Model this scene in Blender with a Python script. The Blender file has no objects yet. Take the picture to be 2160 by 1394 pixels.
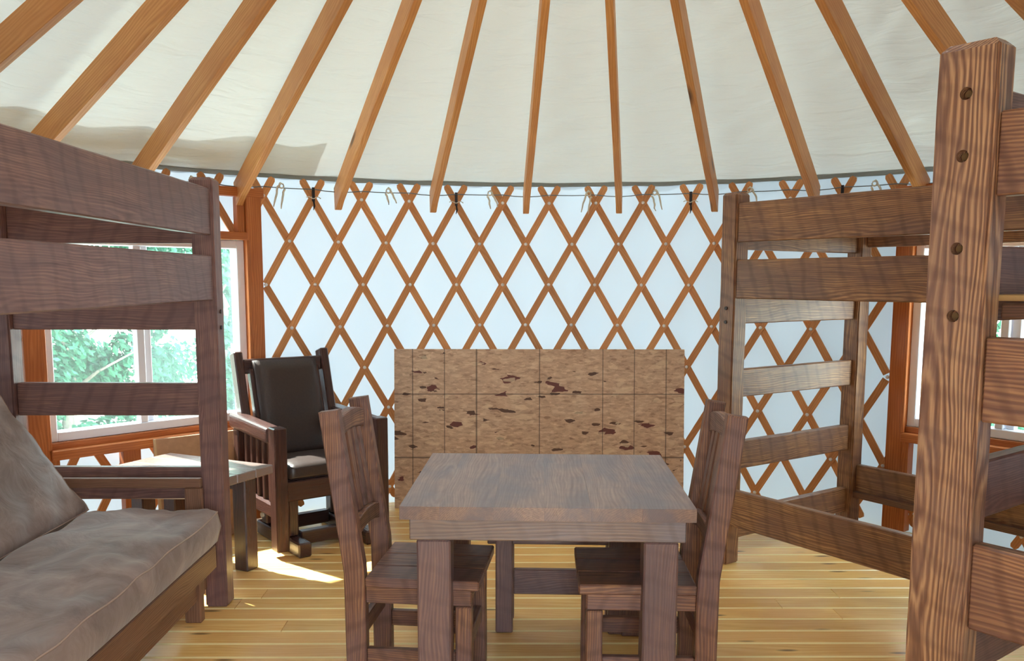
import bpy, bmesh, math, random
from math import sin, cos, tan, pi, radians, sqrt, atan2
from mathutils import Vector, Matrix, noise
random.seed(7)
S = bpy.context.scene
COL = S.collection
D = bpy.data
V = Vector

# ------------------------------------------------------------------ camera, world, sun, exposure
PITCH, YAW, ROLL, FPX, PPY = 0.1172, -0.0082, 0.002, 1835.0, 806.5
cam_d = D.cameras.new('camera')
cam = D.objects.new('camera', cam_d)
COL.objects.link(cam)
cam.location = (-0.231, -2.68, 1.47)
cam.rotation_mode = 'XYZ'
cam.matrix_world = (Matrix.Translation(cam.location) @ Matrix.Rotation(YAW, 4, 'Z')
                    @ Matrix.Rotation(pi / 2 - PITCH, 4, 'X') @ Matrix.Rotation(ROLL, 4, 'Z'))
cam_d.sensor_width = 36.0
cam_d.lens = 36.0 * FPX / 2160.0
cam_d.shift_y = (PPY - 697.0) / 2160.0
cam_d.clip_start = 0.02
S.camera = cam

world = D.worlds.new('sky')
S.world = world
world.use_nodes = True
wn = world.node_tree.nodes
wl = world.node_tree.links
bg = wn['Background']
bg.inputs['Color'].default_value = (0.80, 0.91, 1.0, 1)
bg.inputs['Strength'].default_value = 7.8

sun_d = D.lights.new('sun', 'SUN')
sun_d.energy = 30.0
sun_d.angle = radians(1.2)
sun_d.color = (1.0, 0.98, 0.93)
sun = D.objects.new('sun', sun_d)
COL.objects.link(sun)
# sun stands behind the left window, high
SUNDIR = V((0.56, -0.42, -0.86)).normalized()
sun.rotation_euler = SUNDIR.to_track_quat('-Z', 'Y').to_euler()

S.view_settings.view_transform = 'Standard'
S.view_settings.look = 'None'
S.view_settings.gamma = 1.0
S.view_settings.use_curve_mapping = False
S.view_settings.exposure = 0.2
S.cycles.max_bounces = 10
S.cycles.diffuse_bounces = 6
S.cycles.transparent_max_bounces = 12

# ------------------------------------------------------------------ helpers
def link(o, parent=None):
    COL.objects.link(o)
    if parent:
        o.parent = parent
    return o

def tag(o, label=None, cat=None, group=None, kind=None):
    if label: o['label'] = label
    if cat: o['category'] = cat
    if group: o['group'] = group
    if kind: o['kind'] = kind
    return o

def empty(name, loc=(0, 0, 0), rz=0.0, parent=None):
    o = D.objects.new(name, None)
    o.empty_display_size = 0.1
    o.location = loc
    o.rotation_euler = (0, 0, rz)
    return link(o, parent)

def mesh_obj(name, verts, faces, mat, parent=None, smooth=False, matrix=None):
    me = D.meshes.new(name)
    me.from_pydata([tuple(v) for v in verts], [], faces)
    me.materials.append(mat)
    me.update()
    if smooth:
        me.polygons.foreach_set('use_smooth', [True] * len(me.polygons))
    o = D.objects.new(name, me)
    if matrix is not None:
        o.matrix_basis = matrix
    return link(o, parent)

def bm_obj(name, bm, mat, parent=None, smooth=False, matrix=None):
    bmesh.ops.recalc_face_normals(bm, faces=bm.faces)
    me = D.meshes.new(name)
    bm.to_mesh(me)
    bm.free()
    me.materials.append(mat)
    if smooth:
        me.polygons.foreach_set('use_smooth', [True] * len(me.polygons))
    o = D.objects.new(name, me)
    if matrix is not None:
        o.matrix_basis = matrix
    return link(o, parent)

def frame(p, x, up=(0, 0, 1)):
    x = V(x).normalized()
    up = V(up)
    z = (up - x * up.dot(x)).normalized()
    y = z.cross(x)
    m = Matrix((x, y, z)).transposed().to_4x4()
    return Matrix.Translation(p) @ m

def box_bm(lx, ly, lz, bev=0.004, seg=1, rough=0.0, cuts=0):
    bm = bmesh.new()
    bmesh.ops.create_cube(bm, size=1.0)
    bmesh.ops.scale(bm, vec=(lx, ly, lz), verts=bm.verts)
    if cuts:
        es = [e for e in bm.edges if abs((e.verts[0].co - e.verts[1].co).normalized().x) > .9]
        bmesh.ops.subdivide_edges(bm, edges=es, cuts=cuts, use_grid_fill=False)
    if bev > 0:
        es = [e for e in bm.edges if len(e.link_faces) == 2 and e.calc_face_angle(0) > 0.5]
        bmesh.ops.bevel(bm, geom=es, offset=bev, segments=seg, affect='EDGES', profile=0.6)
    if rough:
        off = V((random.random() * 50, random.random() * 50, 0))
        for v in bm.verts:
            n = noise.noise_vector(v.co * 7 + off)
            v.co += V((0, n.y, n.z)) * rough
    return bm

def board(name, mat, parent, p0, p1, w, t, up=(0, 0, 1), bev=0.004, rough=0.0, cuts=0, seg=1):
    """beam from p0 to p1, w along 'up', t across; grain follows its length"""
    p0, p1 = V(p0), V(p1)
    d = p1 - p0
    bm = box_bm(d.length, t, w, bev, seg, rough, cuts)
    return bm_obj(name, bm, mat, parent, False, frame((p0 + p1) / 2, d, up))

def prism(name, mat, parent, pts, t, matrix, bev=0.003):
    """outline pts in local XZ, thickness t along local Y"""
    bm = bmesh.new()
    vs = [bm.verts.new((x, -t / 2, z)) for x, z in pts]
    f = bm.faces.new(vs)
    r = bmesh.ops.extrude_face_region(bm, geom=[f])
    for g in r['geom']:
        if isinstance(g, bmesh.types.BMVert):
            g.co.y += t
    if bev:
        es = [e for e in bm.edges if len(e.link_faces) == 2 and e.calc_face_angle(0) > 0.6]
        bmesh.ops.bevel(bm, geom=es, offset=bev, segments=1, affect='EDGES')
    return bm_obj(name, bm, mat, parent, False, matrix)

def tube_data(pts, r, n=8, closed=False):
    verts, faces = [], []
    m = len(pts)
    for i, p in enumerate(pts):
        a = pts[max(i - 1, 0)]
        b = pts[min(i + 1, m - 1)]
        d = (V(b) - V(a)).normalized()
        u = d.cross(V((0, 0, 1)))
        if u.length < 1e-3: u = d.cross(V((0, 1, 0)))
        u.normalize()
        w = d.cross(u)
        rr = r[i] if isinstance(r, (list, tuple)) else r
        for k in range(n):
            t = 2 * pi * k / n
            verts.append(V(p) + (u * cos(t) + w * sin(t)) * rr)
    for i in range(m - 1):
        for k in range(n):
            k2 = (k + 1) % n
            faces.append((i * n + k, i * n + k2, (i + 1) * n + k2, (i + 1) * n + k))
    faces.append(tuple(range(n - 1, -1, -1)))
    faces.append(tuple((m - 1) * n + k for k in range(n)))
    return verts, faces

def tube(name, mat, parent, pts, r, n=8, smooth=True):
    v, f = tube_data([V(p) for p in pts], r, n)
    return mesh_obj(name, v, f, mat, parent, smooth)

def cyl(name, mat, parent, p, axis, r, h, n=12, bev=0.0):
    bm = bmesh.new()
    bmesh.ops.create_cone(bm, cap_ends=True, segments=n, radius1=r, radius2=r, depth=h)
    if bev:
        es = [e for e in bm.edges if e.calc_face_angle(0) > 1.2]
        bmesh.ops.bevel(bm, geom=es, offset=bev, segments=2, affect='EDGES')
    q = V(axis).to_track_quat('Z', 'Y').to_matrix().to_4x4()
    return bm_obj(name, bm, mat, parent, False, Matrix.Translation(p) @ q)

# ------------------------------------------------------------------ materials
def nodes_of(name):
    m = D.materials.new(name)
    m.use_nodes = True
    nt = m.node_tree
    return m, nt, nt.nodes, nt.links, nt.nodes['Principled BSDF']

def mk(nt, kind, **kw):
    n = nt.nodes.new(kind)
    for k, v in kw.items():
        if k.startswith('i_'):
            n.inputs[k[2:].replace('_', ' ')].default_value = v
        else:
            setattr(n, k, v)
    return n

def lin(c):
    return tuple(((x / 255) / 12.92 if x / 255 <= 0.04045 else ((x / 255 + 0.055) / 1.055) ** 2.4) for x in c) + (1,)

def ramp(nt, stops, interp='LINEAR'):
    r = nt.nodes.new('ShaderNodeValToRGB')
    r.color_ramp.interpolation = interp
    while len(r.color_ramp.elements) < len(stops):
        r.color_ramp.elements.new(0.5)
    for e, (p, c) in zip(r.color_ramp.elements, stops):
        e.position = p
        e.color = c
    return r

def wood(name, dark, mid, light, rough=0.45, rings=22.0, blotch=None, blotch_amt=0.5, bump=0.25,
         saw=0.0, tint=0.25, coat=0.0, ringmix=0.38, grain_x=1.0, knots=0.0):
    m, nt, N, L, P = nodes_of(name)
    tc = mk(nt, 'ShaderNodeTexCoord')
    oi = mk(nt, 'ShaderNodeObjectInfo')
    mul = mk(nt, 'ShaderNodeVectorMath', operation='MULTIPLY')
    mul.inputs[1].default_value = (37.0, 0.12, 0.09)
    comb = mk(nt, 'ShaderNodeCombineXYZ')
    for i in range(3): L.new(oi.outputs['Random'], comb.inputs[i])
    L.new(comb.outputs[0], mul.inputs[0])
    add = mk(nt, 'ShaderNodeVectorMath', operation='ADD')
    L.new(tc.outputs['Object'], add.inputs[0]); L.new(mul.outputs[0], add.inputs[1])
    # wander of the grain
    mp = mk(nt, 'ShaderNodeMapping'); mp.inputs['Scale'].default_value = (0.9 * grain_x, 3.5, 3.5)
    L.new(add.outputs[0], mp.inputs[0])
    n1 = mk(nt, 'ShaderNodeTexNoise', i_Scale=1.6, i_Detail=2.0, i_Roughness=0.5)
    L.new(mp.outputs[0], n1.inputs['Vector'])
    sub = mk(nt, 'ShaderNodeVectorMath', operation='SUBTRACT'); sub.inputs[1].default_value = (.5, .5, .5)
    L.new(n1.outputs['Color'], sub.inputs[0])
    sc = mk(nt, 'ShaderNodeVectorMath', operation='SCALE'); sc.inputs['Scale'].default_value = 0.07
    L.new(sub.outputs[0], sc.inputs[0])
    ad2 = mk(nt, 'ShaderNodeVectorMath', operation='ADD')
    L.new(add.outputs[0], ad2.inputs[0]); L.new(sc.outputs[0], ad2.inputs[1])
    mpr = mk(nt, 'ShaderNodeMapping'); mpr.inputs['Scale'].default_value = (0.06 * grain_x, 1, 1)
    mpr.inputs['Location'].default_value = (0, 0.02, 0.05)
    L.new(ad2.outputs[0], mpr.inputs[0])
    wv = mk(nt, 'ShaderNodeTexWave', wave_type='RINGS', rings_direction='X', wave_profile='SIN')
    wv.inputs['Scale'].default_value = rings * 2.3
    wv.inputs['Distortion'].default_value = 3.0
    wv.inputs['Detail'].default_value = 2.5
    wv.inputs['Detail Scale'].default_value = 3.0
    L.new(mpr.outputs[0], wv.inputs['Vector'])
    # fine fibre
    mf = mk(nt, 'ShaderNodeMapping'); mf.inputs['Scale'].default_value = (3.0 * grain_x, 90, 90)
    L.new(ad2.outputs[0], mf.inputs[0])
    nf = mk(nt, 'ShaderNodeTexNoise', i_Scale=1.0, i_Detail=4.0, i_Roughness=0.6)
    L.new(mf.outputs[0], nf.inputs['Vector'])
    mix1 = mk(nt, 'ShaderNodeMix', data_type='FLOAT'); mix1.inputs[0].default_value = 1 - ringmix
    L.new(wv.outputs['Fac'], mix1.inputs[2]); L.new(nf.outputs['Fac'], mix1.inputs[3])
    cr = ramp(nt, [(0.12, lin(dark)), (0.5, lin(mid)), (0.95, lin(light))])
    L.new(mix1.outputs[0], cr.inputs[0])
    col = cr.outputs['Color']
    nb = mk(nt, 'ShaderNodeTexNoise', i_Scale=1.0, i_Detail=3.0, i_Roughness=0.55)
    mb = mk(nt, 'ShaderNodeMapping'); mb.inputs['Scale'].default_value = (3.0, 7, 7)
    L.new(add.outputs[0], mb.inputs[0]); L.new(mb.outputs[0], nb.inputs['Vector'])
    if blotch:
        rb = ramp(nt, [(0.42, (0, 0, 0, 1)), (0.62, (1, 1, 1, 1))])
        L.new(nb.outputs['Fac'], rb.inputs[0])
        ma = mk(nt, 'ShaderNodeMath', operation='MULTIPLY'); ma.inputs[1].default_value = blotch_amt
        L.new(rb.outputs['Color'], ma.inputs[0])
        mx = mk(nt, 'ShaderNodeMix', data_type='RGBA')
        L.new(ma.outputs[0], mx.inputs[0]); L.new(col, mx.inputs[6]); mx.inputs[7].default_value = lin(blotch)
        col = mx.outputs[2]
    sawout = None
    if saw > 0:
        ms = mk(nt, 'ShaderNodeMapping'); ms.inputs['Rotation'].default_value = (0, radians(20), radians(12))
        L.new(add.outputs[0], ms.inputs[0])
        ws = mk(nt, 'ShaderNodeTexWave', wave_type='BANDS', bands_direction='X')
        ws.inputs['Scale'].default_value = 3.4
        ws.inputs['Distortion'].default_value = 3.5
        ws.inputs['Detail'].default_value = 3.0
        ws.inputs['Detail Scale'].default_value = 1.2
        L.new(ms.outputs[0], ws.inputs['Vector'])
        rs = ramp(nt, [(0.70, (0, 0, 0, 1)), (1.0, (1, 1, 1, 1))])
        L.new(ws.outputs['Fac'], rs.inputs[0])
        mm = mk(nt, 'ShaderNodeMath', operation='MULTIPLY'); L.new(rs.outputs['Color'], mm.inputs[0])
        L.new(nb.outputs['Fac'], mm.inputs[1])
        m2 = mk(nt, 'ShaderNodeMath', operation='MULTIPLY'); m2.inputs[1].default_value = saw * 1.8
        m2.use_clamp = True
        L.new(mm.outputs[0], m2.inputs[0])
        mx = mk(nt, 'ShaderNodeMix', data_type='RGBA')
        L.new(m2.outputs[0], mx.inputs[0]); L.new(col, mx.inputs[6]); mx.inputs[7].default_value = lin(dark)
        col = mx.outputs[2]
        sawout = m2.outputs[0]
    if knots > 0:
        mkn = mk(nt, 'ShaderNodeMapping'); mkn.inputs['Scale'].default_value = (2.2, 9, 9)
        L.new(add.outputs[0], mkn.inputs[0])
        vo = mk(nt, 'ShaderNodeTexVoronoi', i_Scale=knots)
        L.new(mkn.outputs[0], vo.inputs['Vector'])
        rk = ramp(nt, [(0.05, (1, 1, 1, 1)), (0.13, (0, 0, 0, 1))])
        L.new(vo.outputs['Distance'], rk.inputs[0])
        mx = mk(nt, 'ShaderNodeMix', data_type='RGBA')
        L.new(rk.outputs['Color'], mx.inputs[0]); L.new(col, mx.inputs[6])
        mx.inputs[7].default_value = lin(tuple(c * .6 for c in dark))
        col = mx.outputs[2]
    # per-board tone
    hs = mk(nt, 'ShaderNodeHueSaturation')
    mr = mk(nt, 'ShaderNodeMapRange'); mr.inputs['To Min'].default_value = 1 - tint; mr.inputs['To Max'].default_value = 1 + tint
    L.new(oi.outputs['Random'], mr.inputs['Value'])
    L.new(mr.outputs[0], hs.inputs['Value']); L.new(col, hs.inputs['Color'])
    L.new(hs.outputs[0], P.inputs['Base Color'])
    rr = mk(nt, 'ShaderNodeMapRange'); rr.inputs['To Min'].default_value = rough + .1; rr.inputs['To Max'].default_value = rough - .08
    L.new(mix1.outputs[0], rr.inputs['Value']); L.new(rr.outputs[0], P.inputs['Roughness'])
    P.inputs['Coat Weight'].default_value = coat
    P.inputs['Coat Roughness'].default_value = 0.25
    bp = mk(nt, 'ShaderNodeBump'); bp.inputs['Strength'].default_value = bump; bp.inputs['Distance'].default_value = 0.0025
    if sawout:
        mh = mk(nt, 'ShaderNodeMath', operation='SUBTRACT'); L.new(mix1.outputs[0], mh.inputs[0])
        sh = mk(nt, 'ShaderNodeMath', operation='MULTIPLY'); sh.inputs[1].default_value = .35
        L.new(sawout, sh.inputs[0]); L.new(sh.outputs[0], mh.inputs[1])
        L.new(mh.outputs[0], bp.inputs['Height'])
    else:
        L.new(mix1.outputs[0], bp.inputs['Height'])
    L.new(bp.outputs[0], P.inputs['Normal'])
    return m

def plain(name, c, rough=0.5, metal=0.0, bump=0.0, bscale=60.0, var=0.0):
    m, nt, N, L, P = nodes_of(name)
    P.inputs['Base Color'].default_value = lin(c)
    P.inputs['Roughness'].default_value = rough
    P.inputs['Metallic'].default_value = metal
    if bump or var:
        tc = mk(nt, 'ShaderNodeTexCoord')
        n = mk(nt, 'ShaderNodeTexNoise', i_Scale=bscale, i_Detail=4.0)
        L.new(tc.outputs['Object'], n.inputs['Vector'])
        if bump:
            b = mk(nt, 'ShaderNodeBump'); b.inputs['Strength'].default_value = bump; b.inputs['Distance'].default_value = .003
            L.new(n.outputs['Fac'], b.inputs['Height']); L.new(b.outputs[0], P.inputs['Normal'])
        if var:
            r = ramp(nt, [(0.3, lin(tuple(x * (1 - var) for x in c))), (0.7, lin(tuple(min(255, x * (1 + var)) for x in c)))])
            L.new(n.outputs['Fac'], r.inputs[0]); L.new(r.outputs[0], P.inputs['Base Color'])
    return m

def fabric(name, c, trans, transcol, vec_scale, bump=0.3, scale=3.0):
    m, nt, N, L, P = nodes_of(name)
    out = N['Material Output']
    P.inputs['Base Color'].default_value = lin(c)
    P.inputs['Roughness'].default_value = 0.9
    P.inputs['Specular IOR Level'].default_value = 0.1
    t = mk(nt, 'ShaderNodeBsdfTranslucent'); t.inputs['Color'].default_value = lin(transcol)
    mx = mk(nt, 'ShaderNodeMixShader'); mx.inputs[0].default_value = trans
    L.new(P.outputs[0], mx.inputs[1]); L.new(t.outputs[0], mx.inputs[2]); L.new(mx.outputs[0], out.inputs['Surface'])
    uv = mk(nt, 'ShaderNodeTexCoord')
    mp = mk(nt, 'ShaderNodeMapping'); mp.inputs['Scale'].default_value = vec_scale
    L.new(uv.outputs['UV'], mp.inputs[0])
    n = mk(nt, 'ShaderNodeTexNoise', i_Scale=scale, i_Detail=3.0, i_Roughness=0.5, i_Distortion=0.6)
    L.new(mp.outputs[0], n.inputs['Vector'])
    b = mk(nt, 'ShaderNodeBump'); b.inputs['Strength'].default_value = bump; b.inputs['Distance'].default_value = 0.02
    L.new(n.outputs['Fac'], b.inputs['Height'])
    L.new(b.outputs[0], P.inputs['Normal']); L.new(b.outputs[0], t.inputs['Normal'])
    return m

M_dark = wood('bunk_wood', (82, 54, 52), (128, 94, 88), (176, 134, 112), .42, 20, (114, 86, 84), .65, .35, saw=.28, tint=.12, coat=.15, ringmix=.2)
M_bunk2 = wood('right_bunk_wood', (76, 48, 34), (140, 98, 66), (216, 164, 106), .42, 18, (112, 80, 68), .6, .35, saw=.3, tint=.12, coat=.2, ringmix=.26)
M_post = wood('pegged_post_wood', (96, 62, 48), (158, 114, 84), (222, 178, 130), .34, 17, (136, 106, 94), .5, .6, saw=.3, tint=.02, coat=.25, ringmix=.5)
M_post2 = wood('near_bunk_rail_wood', (96, 62, 48), (148, 104, 78), (196, 148, 102), .38, 17, (102, 72, 66), .5, .5, saw=.5, tint=.08, coat=.2)
M_tleg2 = wood('table_apron_wood', (108, 88, 84), (138, 118, 108), (172, 142, 122), .4, 14, (134, 128, 136), .7, .4, saw=.3, tint=.04, coat=.15, ringmix=.25)
M_rock2 = wood('side_table_wood', (104, 84, 80), (128, 106, 98), (150, 126, 112), .28, 20, None, 0, .1, tint=.03, coat=1.0)  # top boards only, colour lightened to carry the sun glare
M_chair = wood('chair_wood', (78, 50, 42), (130, 90, 72), (200, 148, 100), .45, 20, (112, 88, 90), .6, .4, saw=.35, tint=.1, coat=.15, ringmix=.24)
M_rock = wood('glider_wood', (44, 26, 24), (66, 40, 36), (92, 60, 50), .30, 20, None, 0, .15, tint=.1, coat=.4)
M_table = wood('tabletop_wood', (112, 88, 78), (146, 116, 100), (182, 146, 118), .32, 22, (112, 98, 100), .85, .15, saw=.15, tint=.02, coat=.2, ringmix=.18)
M_tleg = wood('table_leg_wood', (98, 74, 72), (124, 96, 92), (158, 122, 102), .42, 22, (100, 82, 86), .6, .4, saw=.3, tint=.06, coat=.15, ringmix=.25)
M_futon_w = wood('futon_frame_wood', (108, 72, 54), (130, 92, 70), (152, 112, 86), .5, 20, None, 0, .15, tint=.06)
M_rafter = wood('rafter_fir', (186, 122, 62), (212, 149, 82), (228, 172, 106), .5, 12, (196, 128, 68), .5, .08, tint=.12, knots=.55, ringmix=.3)
M_slat = wood('lattice_fir', (190, 126, 70), (212, 149, 92), (230, 172, 114), .5, 16, (200, 132, 76), .4, .1, tint=.14, ringmix=.3)
M_frame = wood('window_frame_fir', (160, 88, 40), (192, 112, 56), (212, 138, 78), .45, 14, (170, 94, 46), .5, .08, tint=.1, ringmix=.3)
M_floor = wood('pine_floor', (228, 170, 90), (248, 198, 114), (254, 220, 148), .33, 9, (236, 180, 106), .7, .02, tint=.13, knots=1.1, ringmix=.3, coat=.35)
M_wall = fabric('wall_liner', (198, 214, 226), .07, (204, 228, 246), (46, 2.5, 1), .35, 1.2)
M_ceil = fabric('roof_liner', (208, 218, 217), .028, (222, 232, 226), (26, 26, 1), 1.0, 1.0)
M_hem = plain('hem_cloth', (232, 230, 216), .9)
M_cable = plain('steel_cable', (120, 128, 134), .35, .8)
M_steel = plain('zinc', (240, 242, 244), .35, .4)
M_black = plain('black_strap', (24, 22, 30), .45)
M_cord = plain('cotton_cord', (222, 216, 198), .9)
M_vinyl = plain('white_vinyl', (240, 243, 252), .35)
M_card = plain('cardboard', (186, 148, 118), .8, 0, .1, 30, .04)
M_cardedge = plain('cardboard_edge', (204, 176, 138), .8)
M_leather = plain('dark_leather', (58, 46, 42), .34, 0, .25, 90, .06)
M_ply = plain('plywood', (198, 160, 104), .6, 0, .1, 20, .06)
M_hole = plain('drilled_hole', (110, 84, 48), .7)
M_ring = plain('compression_ring', (176, 112, 60), .5, 0, 0, 20, .1)

def suede():
    m, nt, N, L, P = nodes_of('taupe_suede')
    tc = mk(nt, 'ShaderNodeTexCoord')
    n = mk(nt, 'ShaderNodeTexNoise', i_Scale=5.0, i_Detail=5.0, i_Roughness=.6, i_Distortion=.8)
    L.new(tc.outputs['Object'], n.inputs['Vector'])
    r = ramp(nt, [(0.3, lin((120, 102, 96))), (0.5, lin((148, 128, 120))), (0.72, lin((174, 154, 144)))])
    L.new(n.outputs['Fac'], r.inputs[0]); L.new(r.outputs[0], P.inputs['Base Color'])
    P.inputs['Roughness'].default_value = .7
    P.inputs['Sheen Weight'].default_value = .35
    P.inputs['Sheen Roughness'].default_value = .4
    b = mk(nt, 'ShaderNodeBump'); b.inputs['Strength'].default_value = .45; b.inputs['Distance'].default_value = .018
    L.new(n.outputs['Fac'], b.inputs['Height']); L.new(b.outputs[0], P.inputs['Normal'])
    return m
M_suede = suede()
M_seam = plain('suede_piping', (182, 158, 144), .8)

def osb():
    m, nt, N, L, P = nodes_of('oriented_strand_board')
    tc = mk(nt, 'ShaderNodeTexCoord')
    def strands(rot, scale, rnd):
        mp = mk(nt, 'ShaderNodeMapping'); mp.inputs['Rotation'].default_value = (0, radians(rot), 0)
        mp.inputs['Scale'].default_value = (scale * .35, 1, scale)
        L.new(tc.outputs['Object'], mp.inputs[0])
        nd = mk(nt, 'ShaderNodeTexNoise', i_Scale=2.5, i_Detail=2.0)
        L.new(mp.outputs[0], nd.inputs['Vector'])
        v = mk(nt, 'ShaderNodeTexVoronoi', i_Scale=1.0, i_Randomness=1.0)
        a = mk(nt, 'ShaderNodeMix', data_type='RGBA', blend_type='ADD'); a.inputs[0].default_value = .35
        L.new(mp.outputs[0], a.inputs[6]); L.new(nd.outputs['Color'], a.inputs[7])
        L.new(a.outputs[2], v.inputs['Vector'])
        s = mk(nt, 'ShaderNodeSeparateColor'); L.new(v.outputs['Color'], s.inputs[0])
        return s
    s1 = strands(12, 75, 1); s2 = strands(-24, 85, 2); s3 = strands(50, 60, 3)
    m1 = mk(nt, 'ShaderNodeMix', data_type='FLOAT'); m1.inputs[0].default_value = .5
    L.new(s1.outputs[0], m1.inputs[2]); L.new(s2.outputs[1], m1.inputs[3])
    m2 = mk(nt, 'ShaderNodeMix', data_type='FLOAT'); m2.inputs[0].default_value = .3
    L.new(m1.outputs[0], m2.inputs[2]); L.new(s3.outputs[0], m2.inputs[3])
    r = ramp(nt, [(0.05, lin((164, 130, 106))), (0.3, lin((200, 166, 138))), (0.6, lin((216, 184, 154))), (0.95, lin((236, 210, 180)))])
    L.new(m2.outputs[0], r.inputs[0])
    # dark bark strands
    sd = strands(-14, 34, 4)
    gt = mk(nt, 'ShaderNodeMath', operation='GREATER_THAN'); gt.inputs[1].default_value = .984
    L.new(sd.outputs[2], gt.inputs[0])
    mx = mk(nt, 'ShaderNodeMix', data_type='RGBA'); L.new(gt.outputs[0], mx.inputs[0]); L.new(r.outputs[0], mx.inputs[6])
    mx.inputs[7].default_value = lin((116, 68, 62))
    sd2 = strands(30, 60, 5)
    gt2 = mk(nt, 'ShaderNodeMath', operation='GREATER_THAN'); gt2.inputs[1].default_value = .978
    L.new(sd2.outputs[2], gt2.inputs[0])
    mx2 = mk(nt, 'ShaderNodeMix', data_type='RGBA'); L.new(gt2.outputs[0], mx2.inputs[0]); L.new(mx.outputs[2], mx2.inputs[6])
    mx2.inputs[7].default_value = lin((104, 76, 62))
    sd3 = strands(62, 44, 6)
    gt3 = mk(nt, 'ShaderNodeMath', operation='GREATER_THAN'); gt3.inputs[1].default_value = .93
    L.new(sd3.outputs[1], gt3.inputs[0])
    m3 = mk(nt, 'ShaderNodeMath', operation='MULTIPLY'); m3.inputs[1].default_value = .55; L.new(gt3.outputs[0], m3.inputs[0])
    mx3 = mk(nt, 'ShaderNodeMix', data_type='RGBA'); L.new(m3.outputs[0], mx3.inputs[0]); L.new(mx2.outputs[2], mx3.inputs[6])
    mx3.inputs[7].default_value = lin((238, 214, 180))
    col = mx3.outputs[2]
    # printed layout lines
    sp = mk(nt, 'ShaderNodeSeparateXYZ'); L.new(tc.outputs['Object'], sp.inputs[0])
    def line(axis, pos, half):
        nonlocal col
        s = mk(nt, 'ShaderNodeMath', operation='SUBTRACT'); s.inputs[1].default_value = pos; L.new(sp.outputs[axis], s.inputs[0])
        a = mk(nt, 'ShaderNodeMath', operation='ABSOLUTE'); L.new(s.outputs[0], a.inputs[0])
        l = mk(nt, 'ShaderNodeMath', operation='LESS_THAN'); l.inputs[1].default_value = half; L.new(a.outputs[0], l.inputs[0])
        k = mk(nt, 'ShaderNodeMath', operation='MULTIPLY'); k.inputs[1].default_value = .62; L.new(l.outputs[0], k.inputs[0])
        x = mk(nt, 'ShaderNodeMix', data_type='RGBA'); L.new(k.outputs[0], x.inputs[0]); L.new(col, x.inputs[6])
        x.inputs[7].default_value = lin((60, 50, 48)); col = x.outputs[2]
    for px, hw in ((-.817, .0035), (-.612, .003), (-.406, .005), (0.0, .0035), (.408, .003), (.612, .003), (.817, .0035)):
        line(0, px, hw)
    for pz_, hw in ((.225, .0035), (-.185, .005)):
        line(2, pz_, hw)
    L.new(col, P.inputs['Base Color'])
    P.inputs['Roughness'].default_value = .6
    b = mk(nt, 'ShaderNodeBump'); b.inputs['Strength'].default_value = .3; b.inputs['Distance'].default_value = .002
    L.new(m2.outputs[0], b.inputs['Height']); L.new(b.outputs[0], P.inputs['Normal'])
    return m
M_osb = osb()

def glass(name, haze, hazecol):
    m, nt, N, L, P = nodes_of(name)
    out = N['Material Output']
    tr = mk(nt, 'ShaderNodeBsdfTransparent'); tr.inputs[0].default_value = (.95, 1.0, .985, 1)
    gl = mk(nt, 'ShaderNodeBsdfGlossy'); gl.inputs['Roughness'].default_value = .03
    mx = mk(nt, 'ShaderNodeMixShader'); mx.inputs[0].default_value = .05
    L.new(tr.outputs[0], mx.inputs[1]); L.new(gl.outputs[0], mx.inputs[2])
    df = mk(nt, 'ShaderNodeBsdfTranslucent'); df.inputs[0].default_value = lin(hazecol)
    m2 = mk(nt, 'ShaderNodeMixShader'); m2.inputs[0].default_value = haze
    L.new(mx.outputs[0], m2.inputs[1]); L.new(df.outputs[0], m2.inputs[2]); L.new(m2.outputs[0], out.inputs['Surface'])
    return m
M_glass = glass('clear_pane', .015, (220, 240, 235))
M_screen = glass('screened_pane', .03, (200, 230, 230))

def leafmat(name, a, b):
    m, nt, N, L, P = nodes_of(name)
    out = N['Material Output']
    g = mk(nt, 'ShaderNodeNewGeometry')
    r = ramp(nt, [(0.0, lin(a)), (1.0, lin(b))])
    L.new(g.outputs['Random Per Island'], r.inputs[0])
    L.new(r.outputs[0], P.inputs['Base Color'])
    P.inputs['Roughness'].default_value = .5
    t = mk(nt, 'ShaderNodeBsdfTranslucent'); L.new(r.outputs[0], t.inputs[0])
    mx = mk(nt, 'ShaderNodeMixShader'); mx.inputs[0].default_value = .35
    L.new(P.outputs[0], mx.inputs[1]); L.new(t.outputs[0], mx.inputs[2]); L.new(mx.outputs[0], out.inputs['Surface'])
    return m
M_leaf = leafmat('leaves', (28, 84, 62), (74, 150, 112))
M_leaf2 = leafmat('leaves_pale', (44, 104, 78), (96, 172, 130))
M_bark = plain('bark', (150, 140, 128), .8, 0, .4, 30, .1)
M_ground = plain('pale_gravel', (196, 194, 182), .9, 0, .5, 8, .08)
M_grass = plain('grass_ground', (120, 146, 96), .9, 0, .5, 5, .2)

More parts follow.
